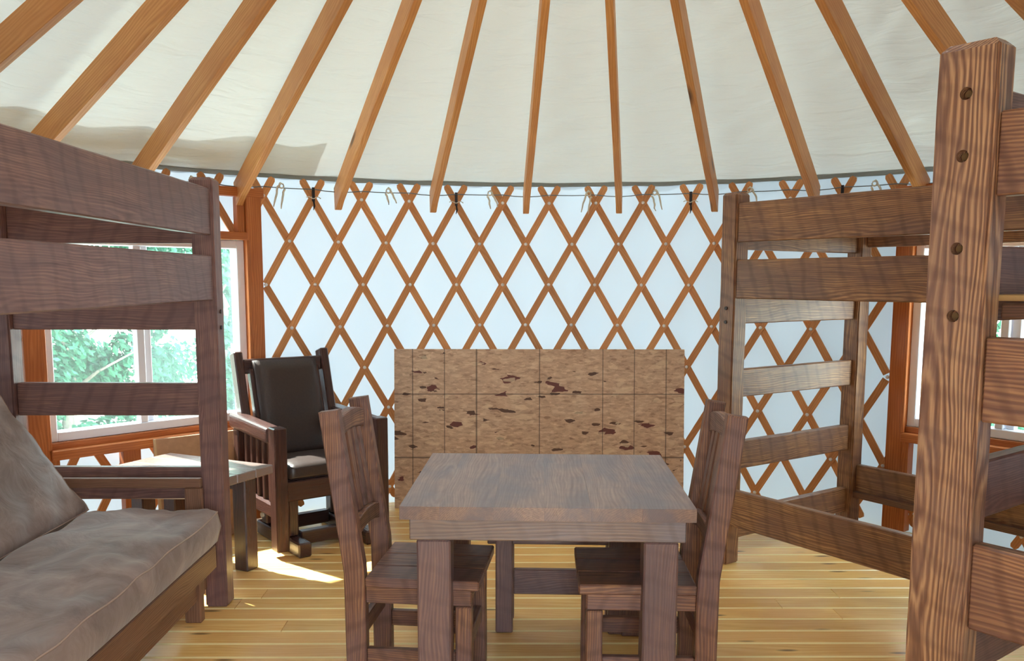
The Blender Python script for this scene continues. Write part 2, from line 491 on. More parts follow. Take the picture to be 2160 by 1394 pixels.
# ------------------------------------------------------------------ the yurt shell
R = 3.11
RF = 3.135                     # liner radius
C0, DC = -0.5709, 2 * pi / 64  # lattice columns (azimuth measured from +Y towards +X)
Z0, DZ = 1.9665, 0.2639
def pol(r, a, z=0.0):
    return V((r * sin(a), r * cos(a), z))
WIN = [(radians(-45.6), 'window_1'), (radians(53.2), 'window_2')]
WHALF = radians(12.35)
WZ0, WZ1 = 0.60, 1.70
DOOR, DHALF = radians(184), radians(10.3)
def in_window(a, z, grow=0.0, z0=WZ0, z1=WZ1):
    for c, _ in WIN:
        if abs((a - c + pi) % (2 * pi) - pi) < WHALF - radians(1.0) + grow and z0 < z < z1:
            return True
    # open doorway behind the camera
    if abs((a - DOOR + pi) % (2 * pi) - pi) < DHALF + grow and -1 < z < 1.96 + grow:
        return True
    return False

M_edge = plain('edge_highlight', (252, 230, 168), .3)
# floor: tongue-and-groove pine planks as parts of the floor
floor = empty('floor'); tag(floor, kind='structure')
PW = 0.128
RFL = 3.15
y = -RFL + 0.02
rows = []
def halfw(yy): return sqrt(max(RFL * RFL - yy * yy, 0.0001))
ri = 0
while y < RFL - 0.03:
    y1 = min(y + PW, RFL - 0.004)
    rows.append((y, y1)); y = y1
for (a, b) in rows:
    g = 0.0028
    ya, yb = a + g, b - g
    ha, hb = halfw(ya), halfw(yb)
    hmin = min(ha, hb)
    xs = [-9]
    x = -hmin + random.uniform(1.2, 3.4)
    while x < hmin - .35:
        xs.append(x); x += random.uniform(2.4, 3.6)
    xs.append(9)
    for k in range(len(xs) - 1):
        xa0, xa1 = max(xs[k], -ha), min(xs[k + 1], ha)
        xb0, xb1 = max(xs[k], -hb), min(xs[k + 1], hb)
        if k: xa0 += .001; xb0 += .001
        cx, cy = (min(xa0, xb0) + max(xa1, xb1)) / 2, (ya + yb) / 2
        ch = .003
        q = [(xa0, ya), (xa1, ya), (xb1, yb), (xb0, yb)]
        qi = [(xa0 + .001, ya + .009), (xa1 - .001, ya + .009), (xb1 - .001, yb - ch), (xb0 + .001, yb - ch)]
        vs = [(px - cx, py - cy, -.03) for px, py in q] + [(px - cx, py - cy, -.004) for px, py in q] + [(px - cx, py - cy, 0) for px, py in qi]
        fs = [(3, 2, 1, 0), (8, 9, 10, 11)]
        for i in range(4):
            j = (i + 1) % 4
            fs.append((i, j, 4 + j, 4 + i)); fs.append((4 + i, 4 + j, 8 + j, 8 + i))
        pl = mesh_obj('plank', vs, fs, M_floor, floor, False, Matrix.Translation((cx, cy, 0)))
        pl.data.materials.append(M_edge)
        pl.data.polygons[3].material_index = 1      # near V-edge painted paler as the highlight along the joint
M_sub = plain('subfloor', (252, 232, 180), .6)  # pale colour stands in for bright highlights in the plank gaps
vs = [pol(RFL + .02, 2 * pi * i / 64, -.0065) for i in range(64)] + [pol(RFL + .02, 2 * pi * i / 64, -.3) for i in range(64)]
fs = [tuple(range(63, -1, -1)), tuple(range(64, 128))] + [(i, (i + 1) % 64, 64 + (i + 1) % 64, 64 + i) for i in range(64)]
mesh_obj('subfloor', vs, fs, M_sub, floor)

# wall liner: cylinder of cloth with the window openings left out
def grid_uv(name, nu, nv, fn, uvfn, keep, mat, parent=None):
    verts = []; faces = []; uvs = []
    for j in range(nv + 1):
        for i in range(nu + 1):
            verts.append(fn(i / nu, j / nv))
    for j in range(nv):
        for i in range(nu):
            if keep(i / nu, j / nv, (i + 1) / nu, (j + 1) / nv):
                f = (j * (nu + 1) + i, j * (nu + 1) + i + 1, (j + 1) * (nu + 1) + i + 1, (j + 1) * (nu + 1) + i)
                faces.append(f)
                uvs += [uvfn(i / nu, j / nv), uvfn((i + 1) / nu, j / nv), uvfn((i + 1) / nu, (j + 1) / nv), uvfn(i / nu, (j + 1) / nv)]
    o = mesh_obj(name, verts, faces, mat, parent, True)
    uvl = o.data.uv_layers.new(name='UVMap')
    flat = []
    for u in uvs: flat += [u[0], u[1]]
    uvl.data.foreach_set('uv', flat)
    return o

NU, NV = 768, 42
WTOP = 2.13
def wall_pt(u, v):
    a = -pi + 2 * pi * u
    z = WTOP * v
    n = noise.noise(V((a * 16, z * .8, 3.1))) * .007 + noise.noise(V((a * 5, z * 2.0, 9.1))) * .006
    if z > 1.85: n += .008 * sin(a * 64 + 1) * (z - 1.85) / .28
    return pol(RF + n, a, z)
def wall_keep(u0, v0, u1, v1):
    return not in_window(-pi + pi * (u0 + u1), WTOP * (v0 + v1) / 2)
wall = grid_uv('wall_round', NU, NV, wall_pt, lambda u, v: (u, v), wall_keep, M_wall)
tag(wall, kind='structure')

# lattice slats, each one a flat lath bent round the wall
def slat(a0, z0, a1, z1, r, name='slat', parent=None, round0=True, round1=True):
    """lath whose axis runs from (a0,z0) to (a1,z1)"""
    parent = parent or wall
    n = max(3, int(abs(z1 - z0) / .12))
    w, t = .043, .011
    L = V(((a1 - a0) * r, z1 - z0)); ln = L.length
    d = L / ln; nrm = V((-d.y, d.x))
    ts = [i / n for i in range(n + 1)]
    verts = []; faces = []
    cm = pol(r, (a0 + a1) / 2, (z0 + z1) / 2)
    mx = frame(cm, pol(1, (a0 + a1) / 2 + pi / 2, 0) * d.x + V((0, 0, d.y)), pol(1, (a0 + a1) / 2, 0) * -1)
    inv = mx.inverted()
    prof = []
    for i, tt in enumerate(ts):
        prof.append((tt, 1.0))
    prof = [(-.016 / ln, .62)] * round0 + prof + [(1 + .016 / ln, .62)] * round1
    for tt, ws in prof:
        cx = a0 * r + L.x * tt; cz = z0 + L.y * tt
        for sgn, rr in ((1, r - t / 2), (-1, r - t / 2), (-1, r + t / 2), (1, r + t / 2)):
            px = cx + nrm.x * sgn * w / 2 * ws; pz_ = cz + nrm.y * sgn * w / 2 * ws
            verts.append(inv @ pol(rr, px / r, pz_))
    m = len(prof)
    for i in range(m - 1):
        for k in range(4):
            k2 = (k + 1) % 4
            faces.append((i * 4 + k, i * 4 + k2, i * 4 + 4 + k2, i * 4 + 4 + k))
    faces.append((3, 2, 1, 0)); faces.append(((m - 1) * 4, (m - 1) * 4 + 1, (m - 1) * 4 + 2, (m - 1) * 4 + 3))
    return mesh_obj(name, verts, faces, M_slat, parent, False, mx)

EXT = .36     # overhang past the end rivets, in rows
for k in range(64):
    for sgn, rr in ((-1, R - .012), (1, R)):
        # row parameter q from -EXT to 7+EXT2
        q0, q1 = -EXT, 7 + .22
        def at(q): return (C0 + DC * (k + sgn * .5 * q), Z0 - DZ * q)
        # cut at the window openings
        segs = []; cur = None
        steps = 240
        for i in range(steps + 1):
            q = q0 + (q1 - q0) * i / steps
            a, z = at(q)
            inside = in_window(a, z, radians(1.6), .575, 1.735)
            if not inside:
                if cur is None: cur = [q, q]
                cur[1] = q
            else:
                if cur: segs.append(cur)
                cur = None
        if cur: segs.append(cur)
        for s in segs:
            if s[1] - s[0] < .12: continue
            a0, z0_ = at(s[0]); a1, z1_ = at(s[1])
            slat(a0, z0_, a1, z1_, rr, round0=(s[0] <= q0 + 1e-6), round1=(s[1] >= q1 - 1e-6))

# rivets
bm = bmesh.new()
bmesh.ops.create_uvsphere(bm, u_segments=8, v_segments=4, radius=.0115)
bmesh.ops.scale(bm, vec=(1, 1, .5), verts=bm.verts)
rivet_me = None
for row in range(8):
    for k in range(64):
        kk = k + (.5 if row % 2 else 0)
        a = (C0 + DC * kk + pi) % (2 * pi) - pi
        z = Z0 - DZ * row
        if abs(a) > radians(72) or in_window(a, z, radians(1.0), .55, 1.76): continue
        q = pol(-1, a).to_track_quat('Z', 'Y').to_matrix().to_4x4()
        mx = Matrix.Translation(pol(R - .020, a, z)) @ q
        if rivet_me is None:
            o = bm_obj('rivet', bm, M_steel, wall, True, mx); rivet_me = o.data
        else:
            o = D.objects.new('rivet', rivet_me); o.matrix_basis = mx; link(o, wall)

# ------------------------------------------------------------------ roof liner and rafters
SL = 0.512
ZE = 2.095                      # liner height at the wall
RING = 0.42
NR = 32
def raf_az(i): return C0 + DC * (2 * i + 1.5)
def roof_pt(u, v):
    a = C0 + DC * 1.5 + 2 * pi * u
    r = RF + .01 + (RING - RF) * v
    z = ZE + SL * (RF - r)
    s = u * NR % 1.0
    sag = sin(pi * s)
    # cloth hangs between the rafters, with small cross wrinkles fanning out of them
    wr = noise.noise(V((s * 1.6 + floor_(u * NR) * 7.7, r * 9 + s * 2.5, 1.7))) * .55 + noise.noise(V((s * 2.6, r * 22 + floor_(u * NR) * 3 - s * 4, 5))) * .25
    edge = min(1, (RF - r) / .12 + .15)
    z += -.014 * sag * edge + wr * .030 * min(1, s * (1 - s) * 14) * edge
    return pol(r, a, z)
def floor_(x): return math.floor(x + 1e-9)
roof = grid_uv('ceiling', NR * 14, 150, roof_pt, lambda u, v: (u * NR / 26 * 1.2, v * 1.6), lambda *a: True, M_ceil)
tag(roof, kind='structure')

# rafters: boards on edge, plumb-cut at the wall end and narrowed to a tip
for i in range(NR):
    a = raf_az(i)
    dpt = .137 / cos(math.atan(SL))
    r_tip, z_tip = 3.065, 1.905
    zb = lambda r: 1.925 + SL * (3.035 - r)
    pts = [(3.04, z_tip + .018), (r_tip, z_tip), (3.085, z_tip + .012), (3.10, zb(3.035) + dpt - .02), (3.085, zb(3.085) + dpt - .012),
           (RING - .03, zb(RING - .03) + dpt - .012), (RING - .03, zb(RING - .03))]
    # a little taper in the last 0.2 m like the photographed tails
    pts = [(2.99, zb(2.99))] + [(3.058, 1.899), (3.090, 1.899)] + [(3.103, 2.03), (3.100, zb(3.1) + dpt - .014)] + \
          [(RING - .03, zb(RING - .03) + dpt - .014), (RING - .03, zb(RING - .03))]
    cr_, cz_ = 1.75, zb(1.75) + dpt / 2
    xdir = (pol(-1, a) + V((0, 0, SL))).normalized()
    mx = frame(pol(cr_, a, cz_), xdir)
    inv = mx.inverted()
    loc = [inv @ pol(r, a, z) for r, z in pts]
    rf = prism('rafter', M_rafter, roof, [(p.x, p.z) for p in loc], .038, mx, .002)
    if abs((a + pi) % (2 * pi) - pi) < radians(60):
        # screw near the tip, on the face turned to the room
        p = inv @ pol(3.047, a, 1.935)
        cyl('screw', M_steel, rf, p + V((.0, 0, -.004)), (inv.to_3x3() @ pol(-1, a, 0)), .006, .004, 8)
# compression ring, out of the picture above the camera
ring = bmesh.new()
for k in range(48):
    for rr, zz in ((RING, .0), (RING, .16), (RING - .09, .16), (RING - .09, 0)):
        ring.verts.new(pol(rr, 2 * pi * k / 48, 1.925 + SL * (3.035 - RING) + zz - .01))
ring.verts.ensure_lookup_table()
for k in range(48):
    for q in range(4):
        ring.faces.new([ring.verts[k * 4 + q], ring.verts[k * 4 + (q + 1) % 4], ring.verts[(k + 1) % 48 * 4 + (q + 1) % 4], ring.verts[(k + 1) % 48 * 4 + q]])
bm_obj('compression_ring', ring, M_ring, roof)

# unseen cloth band added above the roof foot to dim sun through the liner
M_band = fabric('shade_band_cloth', (176, 156, 130), .5, (214, 194, 166), (20, 20, 1), .2, 1.0)
vs = []; fs = []
NBAND = 40
for k in range(NBAND + 1):
    a = radians(-100 + 73 * k / NBAND)
    lo = 2.86 + .03 * sin(a * 32) + .02 * sin(a * 5)
    for r_ in (lo, RF + .03):
        vs.append(pol(r_, a, ZE + SL * (RF - r_) + .035))
for k in range(NBAND):
    fs.append((2 * k, 2 * k + 1, 2 * k + 3, 2 * k + 2))
mesh_obj('roof_shade_band', vs, fs, M_band, roof, True)

# frosted dome over the compression ring
M_dome, nt, N, L, P = nodes_of('frosted_dome')
tl = mk(nt, 'ShaderNodeBsdfTranslucent'); tl.inputs[0].default_value = (.9, .93, .95, 1)
L.new(tl.outputs[0], N['Material Output'].inputs['Surface'])
bm = bmesh.new()
zr = 1.925 + SL * (3.035 - RING) + .15
prev = None
for j in range(9):
    t_ = pi / 2 * j / 8
    rr, zz = (RING + .01) * cos(t_), zr + .28 * sin(t_)
    ringv = [bm.verts.new(pol(rr, 2 * pi * k / 32, zz)) for k in range(32)] if j < 8 else [bm.verts.new((0, 0, zz))]
    if prev:
        for k in range(32):
            if j < 8: bm.faces.new([prev[k], prev[(k + 1) % 32], ringv[(k + 1) % 32], ringv[k]])
            else: bm.faces.new([prev[k], prev[(k + 1) % 32], ringv[0]])
    prev = ringv
bm_obj('dome', bm, M_dome, roof, True)

# hem where the roof liner meets the wall
def hem_pt(u, v):
    a = -pi + 2 * pi * u
    zz = 2.075 + .045 * v + .006 * noise.noise(V((a * 14, 1, 2)))
    return pol(RF - .012 - .006 * sin(pi * v) + .003 * noise.noise(V((a * 30, v * 3, 8))), a, zz)
hem = grid_uv('hem', 384, 3, hem_pt, lambda u, v: (u, v), lambda *a: True, M_ceil, roof)

# tension cable lying in the lattice crotches and over the rafter tails
pts = []
for i in range(64 * 4 + 1):
    a = C0 + DC * i / 4
    ph = (i / 4) % 1.0
    k = int(i // 4)
    raf_here = (k % 2 == 1)
    sag = .012 * sin(pi * ph) if raf_here else .003 * sin(pi * ph)
    pts.append(pol(R - .030, a, 2.018 - sag))
cable = tube('steel_cable', M_cable, None, pts, .0032, 6)
tag(cable, 'thin grey steel cable running round the wall through the lattice tips', 'cable')

# black straps and white cords at the lattice tips
def strap(k, label):
    a = C0 + DC * k
    t = empty('black_strap', pol(R - .03, a, Z0)); tag(t, label, 'strap', None)
    q = frame((0, 0, 0), pol(1, a + pi / 2), (0, 0, 1))
    bm = box_bm(.018, .006, .085, .002)
    bm_obj('strap_band', bm, M_black, t, False, q @ Matrix.Translation((0, .0, .02)))
    p = [q @ V((.001, 0, -.02)), q @ V((.004, -.004, -.05)), q @ V((-.002, -.002, -.075))]
    tube('strap_tail', M_black, t, p, [.006, .006, .002], 6)
    p = [q @ V((-.045 + .009 * i, .0 - .008 * sin(pi * i / 10), .0 + .006 * sin(i))) for i in range(11)]
    tube('white_tie', M_cord, t, p, .0028, 6)
strap(1, 'black strap on the lattice tip nearest the left window')
strap(4, 'black strap on the lattice tip above the left half of the strand board')
strap(9, 'black strap on the lattice tip just left of the right bunk post')
strap(12, 'black strap on the lattice tip above the right bunk top rail')

def cord(azk, dz, label, flip=1):
    a = C0 + DC * azk
    t = empty('cord_tie', pol(R - .034, a, 2.02)); tag(t, label, 'cord', None)
    q = frame((0, 0, 0), pol(1, a + pi / 2), (0, 0, 1))
    rnd = random.Random(int(azk * 10))
    for s in (0, 1):
        pts = []
        for i in range(9):
            f = i / 8
            pts.append(q @ V((flip * (-.02 * s + .05 * f * (1 - .5 * s)) + rnd.uniform(-.004, .004), -.004 * s, .025 * (1 - f) * (1 - s) - dz * f * f - .012 * s + rnd.uniform(-.003, .003))))
        tube('cord_end', M_cord, t, pts, [.0065] * 7 + [.005, .003], 6)
    pts = [q @ V((.014 * cos(i * .8) * flip, -.006, .006 + .014 * sin(i * .8))) for i in range(9)]
    tube('cord_knot', M_cord, t, pts, .005, 6)
cord(.35, .12, 'frayed white cord hanging right of the left window post', -1)
cord(-1.4, .06, 'white cord bow between lattice tips left of the left bunk post')
cord(2.55, .07, 'white cord tie above the left dining chair between lattice tips')
cord(4.72, .08, 'white cord tie to the right of the strap above the strand board')
cord(6.85, .11, 'long white cord tie above the middle right of the strand board', -1)
cord(8.25, .10, 'white cord tie left of the strap nearest the right bunk')
cord(10.2, .08, 'white cord tie just above the left post of the right bunk')
cord(12.6, .09, 'white cord tie above the top rail of the right bunk')

# ------------------------------------------------------------------ windows
def window(name, az, screen_right=True):
    RC = R * cos(WHALF) + .02
    w = empty(name, pol(RC, az, 0), -az); tag(w, kind='structure')
    HW = R * sin(WHALF)        # outer half width of the wood frame
    pw, pd = .098, .062
    xi = HW - pw
    # local x: along the wall (towards +azimuth), y outwards
    for s in (-1, 1):
        o = board('post', M_frame, w, (s * (HW - pw / 2), -.03, .02), (s * (HW - pw / 2), -.03, 1.995), pw, pd, (1, 0, 0), .003)
        board('trim_strip', M_frame, w, (s * (xi + .006), -.055, .60), (s * (xi + .006), -.055, 1.70), .022, .02, (1, 0, 0), .003)
    board('header', M_frame, w, (-HW - .02, -.035, 1.975), (HW + .02, -.035, 1.975), .052, .055, (0, 0, 1), .003)
    board('header', M_frame, w, (-xi, -.03, 1.722), (xi, -.03, 1.722), .045, .08, (0, 0, 1), .003)
    for s in (-1, 1):
        board('stud', M_frame, w, (s * (xi - .026), -.02, 1.745), (s * (xi - .026), -.02, 1.949), .045, .05, (1, 0, 0), .002)
    board('sill', M_frame, w, (-xi, -.005, .612), (xi, -.005, .612), .045, .06, (0, 0, 1), .003)
    board('sill_ledge', M_frame, w, (-xi, -.045, .575), (xi, -.045, .575), .05, .07, (0, 0, 1), .003)
    for s in (-1, 1):
        board('stud', M_frame, w, (s * (xi - .02), -.03, .02), (s * (xi - .02), -.03, .55), .04, .06, (1, 0, 0), .002)
    board('stud', M_frame, w, (-.16, -.03, .02), (-.16, -.03, .55), .095, .06, (1, 0, 0), .002)
    # white vinyl unit
    v = empty('vinyl_window', (0, 0, 0), 0, w)
    z0, z1 = .636, 1.698
    fw = .05
    for s in (-1, 1):
        board('window_frame', M_vinyl, v, (s * (xi - fw / 2), .02, z0), (s * (xi - fw / 2), .02, z1), fw, .08, (1, 0, 0), .004)
    board('window_frame', M_vinyl, v, (-xi + fw, .02, z0 + fw / 2), (xi - fw, .02, z0 + fw / 2), fw, .08, (0, 0, 1), .004)
    board('window_frame', M_vinyl, v, (-xi + fw, .02, z1 - fw / 2), (xi - fw, .02, z1 - fw / 2), fw, .08, (0, 0, 1), .004)
    board('mullion', M_vinyl, v, (-.065, .01, z0 + fw), (-.065, .01, z1 - fw), .045, .05, (1, 0, 0), .004)
    board('sash_stile', M_vinyl, v, (-.018, .035, z0 + fw), (-.018, .035, z1 - fw), .045, .04, (1, 0, 0), .004)
    gw = xi - fw
    bm_obj('glass_pane', box_bm(gw - .08, .004, z1 - z0 - 2 * fw + .01, 0), M_glass, v, False, Matrix.Translation((-(gw + .08) / 2, .02, (z0 + z1) / 2)))
    bm_obj('glass_pane', box_bm(gw, .004, z1 - z0 - 2 * fw + .01, 0), M_screen if screen_right else M_glass, v, False, Matrix.Translation((gw / 2, .035, (z0 + z1) / 2)))
    return w
window('window_1', WIN[0][0])
window('window_2', WIN[1][0], False)

# doorway behind the camera, its door swung outwards
dr = empty('door_1', pol(R, DOOR, 0), -DOOR); tag(dr, kind='structure')
dw = R * sin(DHALF)
for s_ in (-1, 1):
    board('post', M_frame, dr, (s_ * dw, -.03, 0), (s_ * dw, -.03, 1.97), .09, .07, (1, 0, 0), .003)
board('header', M_frame, dr, (-dw - .045, -.03, 2.0), (dw + .045, -.03, 2.0), .06, .07, (0, 0, 1), .003)
board('threshold', M_frame, dr, (-dw + .045, -.01, .015), (dw - .045, -.01, .015), .12, .025, (0, 1, 0), .003)
dl = empty('door_leaf', (dw + .05, .06, 0), radians(105), dr)
bm_obj('door_panel', box_bm(.98, .04, 1.92, .003), M_frame, dl, False, Matrix.Translation((.5, 0, 1.0)))
cyl('door_handle', M_steel, dl, (.92, -.045, 1.0), (0, 1, 0), .025, .05, 12, .004)

# ------------------------------------------------------------------ outdoors
gr = bmesh.new()
bmesh.ops.create_circle(gr, cap_ends=True, segments=64, radius=45)
g = bm_obj('gravel_ground', gr, M_ground, None, False, Matrix.Translation((0, 0, -.3)))
tag(g, kind='structure')

def tree(x, y, h, rad, n, label, mat, name='leafy_tree', zbase=-.3, leaf=.085):
    t = empty(name, (x, y, zbase)); tag(t, label, 'tree')
    rnd = random.Random(int(x * 100 + y * 10))
    pts = [(rnd.uniform(-.06, .06) * i, rnd.uniform(-.06, .06) * i, h * .82 * i / 6) for i in range(7)]
    tube('trunk', M_bark, t, pts, [.06 - .007 * i for i in range(7)], 8)
    for b in range(6):
        zb_ = h * (.2 + .11 * b); a = rnd.uniform(0, 2 * pi)
        bp = [(0, 0, zb_), (cos(a) * rad * .4, sin(a) * rad * .4, zb_ + .25), (cos(a) * rad * .85, sin(a) * rad * .85, zb_ + .45)]
        tube('branch', M_bark, t, bp, [.022, .015, .006], 6)
    verts = []; faces = []
    clumps = []
    for c in range(46):
        a = rnd.uniform(0, 2 * pi); zz = rnd.uniform(.04, 1.0)
        prof = (1 - max(0, zz - .55) / .45 * .75)
        rr = rad * sqrt(rnd.random()) * prof
        clumps.append((V((cos(a) * rr, sin(a) * rr, h * zz)), rnd.uniform(.25, .5) * rad * .7))
    for i in range(n):
        c, cr2 = clumps[rnd.randrange(len(clumps))]
        d = V((rnd.gauss(0, 1), rnd.gauss(0, 1), rnd.gauss(0, 1))).normalized() * cr2 * rnd.uniform(.5, 1.0)
        p = c + d
        if p.z < .02: continue
        nrm = (d.normalized() + V((rnd.gauss(0, .6), rnd.gauss(0, .6), rnd.gauss(0, .6) + .5))).normalized()
        u = nrm.cross(V((rnd.random(), rnd.random(), rnd.random()))).normalized(); w = nrm.cross(u)
        s = leaf * rnd.uniform(.6, 1.3)
        b0 = len(verts)
        verts += [p - u * s * .5, p + w * s * .28 - nrm * s * .05, p + u * s * .55, p - w * s * .28 - nrm * s * .05]
        faces.append((b0, b0 + 1, b0 + 2, b0 + 3))
    f = mesh_obj('foliage', verts, faces, mat, t)
    f['kind'] = 'stuff'
    return t
tree(-4.30, 5.30, 3.4, .85, 17000, 'bushy green tree outside the left window, behind its mullion', M_leaf)
tree(-5.85, 4.35, 3.8, .85, 16000, 'leafy green tree outside the left window, seen through its left pane', M_leaf2)
tree(-3.35, 6.65, 3.6, .85, 16000, 'leafy tree outside the left window, seen through its right pane', M_leaf2)
tree(-7.4, 3.0, 3.8, .95, 9000, 'broad tree outside, left of the left window', M_leaf)
tree(-6.0, 7.4, 5.6, 1.5, 20000, 'tall tree in the second row outside the left window', M_leaf, leaf=.12)
tree(-8.8, 5.4, 5.6, 1.5, 18000, 'tall far tree outside, beyond the left pane of the left window', M_leaf, leaf=.12)
tree(-4.1, 10.9, 5.6, 1.5, 18000, 'tall far tree outside, beyond the right pane of the left window', M_leaf, leaf=.12)
tree(4.3, 4.5, 3.4, .9, 15000, 'bushy tree outside the right window, seen beside the pegged post', M_leaf)
tree(5.9, 3.2, 3.6, .9, 9000, 'leafy tree outside, to the right of the right window', M_leaf2)
tree(6.1, 6.6, 5.0, 1.4, 16000, 'tall far tree outside the right window', M_leaf, leaf=.12)

# ------------------------------------------------------------------ bunk beds
PWD = .098
M_dark_metal = plain('dark_bolt', (70, 62, 60), .4, .7)
def post_obj(mat, parent, x, y, h, wx, wy, ch, rough=.0022, cuts=16):
    """upright post, local X up, chamfered top"""
    bm = box_bm(h, wy, wx, 0)
    top = [f for f in bm.faces if f.normal.x > .9][0]
    for v in top.verts: v.co.x -= ch
    r = bmesh.ops.extrude_face_region(bm, geom=[top])
    bmesh.ops.delete(bm, geom=[top], context='FACES_ONLY')
    for g_ in r['geom']:
        if isinstance(g_, bmesh.types.BMVert):
            g_.co.x += ch
            g_.co.y *= (wy - 2 * ch) / wy
            g_.co.z *= (wx - 2 * ch) / wx
    es = [e for e in bm.edges if abs((e.verts[0].co - e.verts[1].co).normalized().x) > .95]
    bmesh.ops.subdivide_edges(bm, edges=es, cuts=cuts)
    bmesh.ops.recalc_face_normals(bm, faces=bm.faces)
    es = [e for e in bm.edges if len(e.link_faces) == 2 and e.calc_face_angle(0) > 1.2]
    bmesh.ops.bevel(bm, geom=es, offset=.007, segments=2, affect='EDGES')
    off = V((random.random() * 50, random.random() * 50, 0))
    for v in bm.verts:
        n = noise.noise_vector(v.co * 7 + off)
        v.co += V((0, n.y, n.z)) * rough
    return bm_obj('post', bm, mat, parent, False, frame((x, y, h / 2), (0, 0, 1), (1, 0, 0)))
def bunk(name, loc, rz, Lx, Wy, label, H=1.905, M_dark=M_dark):
    """local x: long axis, from the end seen in the photo (x=0) on; y: across, the room side at y=0, inside at +Wy."""
    b = empty(name, loc, rz); tag(b, label, 'bunk bed', 'bunk beds')
    for ex in (0, 1):
        for sy in (0, 1):
            x = ex * (Lx - PWD) + PWD / 2; yy = sy * (Wy - PWD) + PWD / 2
            p = post_obj(M_dark, b, x, yy, H, PWD, PWD, .014)
            for zz in (1.26, 1.33):
                cyl('bolt', M_dark_metal, p, (zz - H / 2, PWD / 2 + .002 if sy == 0 else -PWD / 2 - .002, 0), (0, 1, 0), .009, .006, 10)
        x = ex * (Lx - PWD) + PWD / 2 
        for z0, z1 in ((1.625, 1.80), (1.25, 1.425), (.87, 1.015), (.49, .637), (.12, .265)):
            board('end_rail', M_dark, b, (x, PWD, (z0 + z1) / 2), (x, Wy - PWD, (z0 + z1) / 2), z1 - z0, .042, (0, 0, 1), .005, .0012, 10)
    return b
def side_rails(b, Lx, Wy, zs, backzs, ledger=True, M_dark=M_dark):
    for sy, zl in ((0, zs), (1, backzs)):
        yy = .032 if sy == 0 else Wy - .032
        for z0, z1 in zl:
            board('side_rail', M_dark, b, (PWD, yy, (z0 + z1) / 2), (Lx - PWD, yy, (z0 + z1) / 2), z1 - z0, .042, (0, 0, 1), .005, .0012, 16)
            if ledger and z0 in (.21, 1.38):
                y2 = yy + (.042 if sy == 0 else -.042)
                board('cleat', M_ply_dark, b, (PWD + .01, y2, z0 + .02), (Lx - PWD - .01, y2, z0 + .02), .036, .036, (0, 0, 1), .002)
M_ply_dark = wood('cleat_wood', (78, 50, 38), (102, 70, 52), (130, 92, 66), .5, 20, None, 0, .2)


# left bunk: its far end is the one with the post in view, room side towards +x
LB = bunk('bunk_bed', (-1.483, -0.865, 0), radians(90), 2.08, 1.0, 'dark wooden bunk bed on the left with a futon as its lower bed')
side_rails(LB, 2.08, 1.0, [(1.658, 1.858), (1.38, 1.572)], [(1.658, 1.858), (1.38, 1.572)])
# right bunk, set slantwise against the wall
RB = bunk('bunk_bed', (0.862, 1.772, 0), radians(-56), 1.98, 1.15, 'dark wooden bunk bed on the right, behind the pegged post', M_dark=M_bunk2)
side_rails(RB, 1.98, 1.15, [(1.658, 1.852), (1.38, 1.573), (.21, .40)], [(1.658, 1.852), (1.38, 1.573), (.21, .40)], M_dark=M_bunk2)

# near right bunk: only its stout corner post and the beginning of its rails are in view
NBX, NBY, NRZ = .871 - .14 * .602, -.68 + .14 * .799, radians(-53)
NB = empty('bunk_bed', (NBX, NBY, 0), NRZ); tag(NB, 'near right bunk bed with stout golden-brown corner post drilled with four holes', 'bunk bed', 'bunk beds')
pa, pb, NH = .140, .082, 2.015
NL, NW = 1.62, .84
def cut_post(px, py_, holes):
    mx = frame((px, py_, NH / 2), (0, 0, 1), (1, 0, 0))
    o = post_obj(M_post, NB, px, py_, NH, pa, pb, .018, .0018)
    if holes:
        cb = bmesh.new()
        for zz, xx in holes:
            r = bmesh.ops.create_cone(cb, cap_ends=True, segments=20, radius1=.0145, radius2=.0145, depth=.05)
            m = Matrix.Translation((zz - NH / 2, pb / 2 if py_ < .3 else -pb / 2, xx)) @ Matrix.Rotation(pi / 2, 4, 'X')
            # post frame: local x up, local z along bed x, local y across
            bmesh.ops.transform(cb, matrix=m, verts=r['verts'])
        cm = D.meshes.new('cut'); cb.to_mesh(cm); cb.free()
        co = D.objects.new('cut', cm); COL.objects.link(co); co.matrix_world = NB_M @ mx
        md = o.modifiers.new('b', 'BOOLEAN'); md.operation = 'DIFFERENCE'; md.object = co; md.solver = 'EXACT'
        bpy.context.view_layer.update()
        dg = bpy.context.evaluated_depsgraph_get()
        me = D.meshes.new_from_object(o.evaluated_get(dg))
        o.modifiers.clear(); o.data = me
        D.objects.remove(co)
        for zz, xx in holes:
            cyl('bolt_head', M_hole, o, (zz - NH / 2, pb / 2 - .019, xx), (0, 1, 0), .009, .012, 6)
    return o
NB_M = Matrix.Translation((NBX, NBY, 0)) @ Matrix.Rotation(NRZ, 4, 'Z')
HO = [(1.898, .0), (1.757, .0), (1.545, .0), (1.387, .0)]
cut_post(pa / 2, pb / 2, HO)
cut_post(NL - pa / 2, pb / 2, None)
cut_post(pa / 2, NW - pb / 2, None)
cut_post(NL - pa / 2, NW - pb / 2, None)
for yy in (.040, NW - .040):
    for z0, z1 in ((1.662, 1.852), (1.14, 1.34), (.635, .845)):
        board('side_rail', M_post2, NB, (pa, yy, (z0 + z1) / 2), (NL - pa, yy, (z0 + z1) / 2), z1 - z0, .045, (0, 0, 1), .005, .0012, 12)
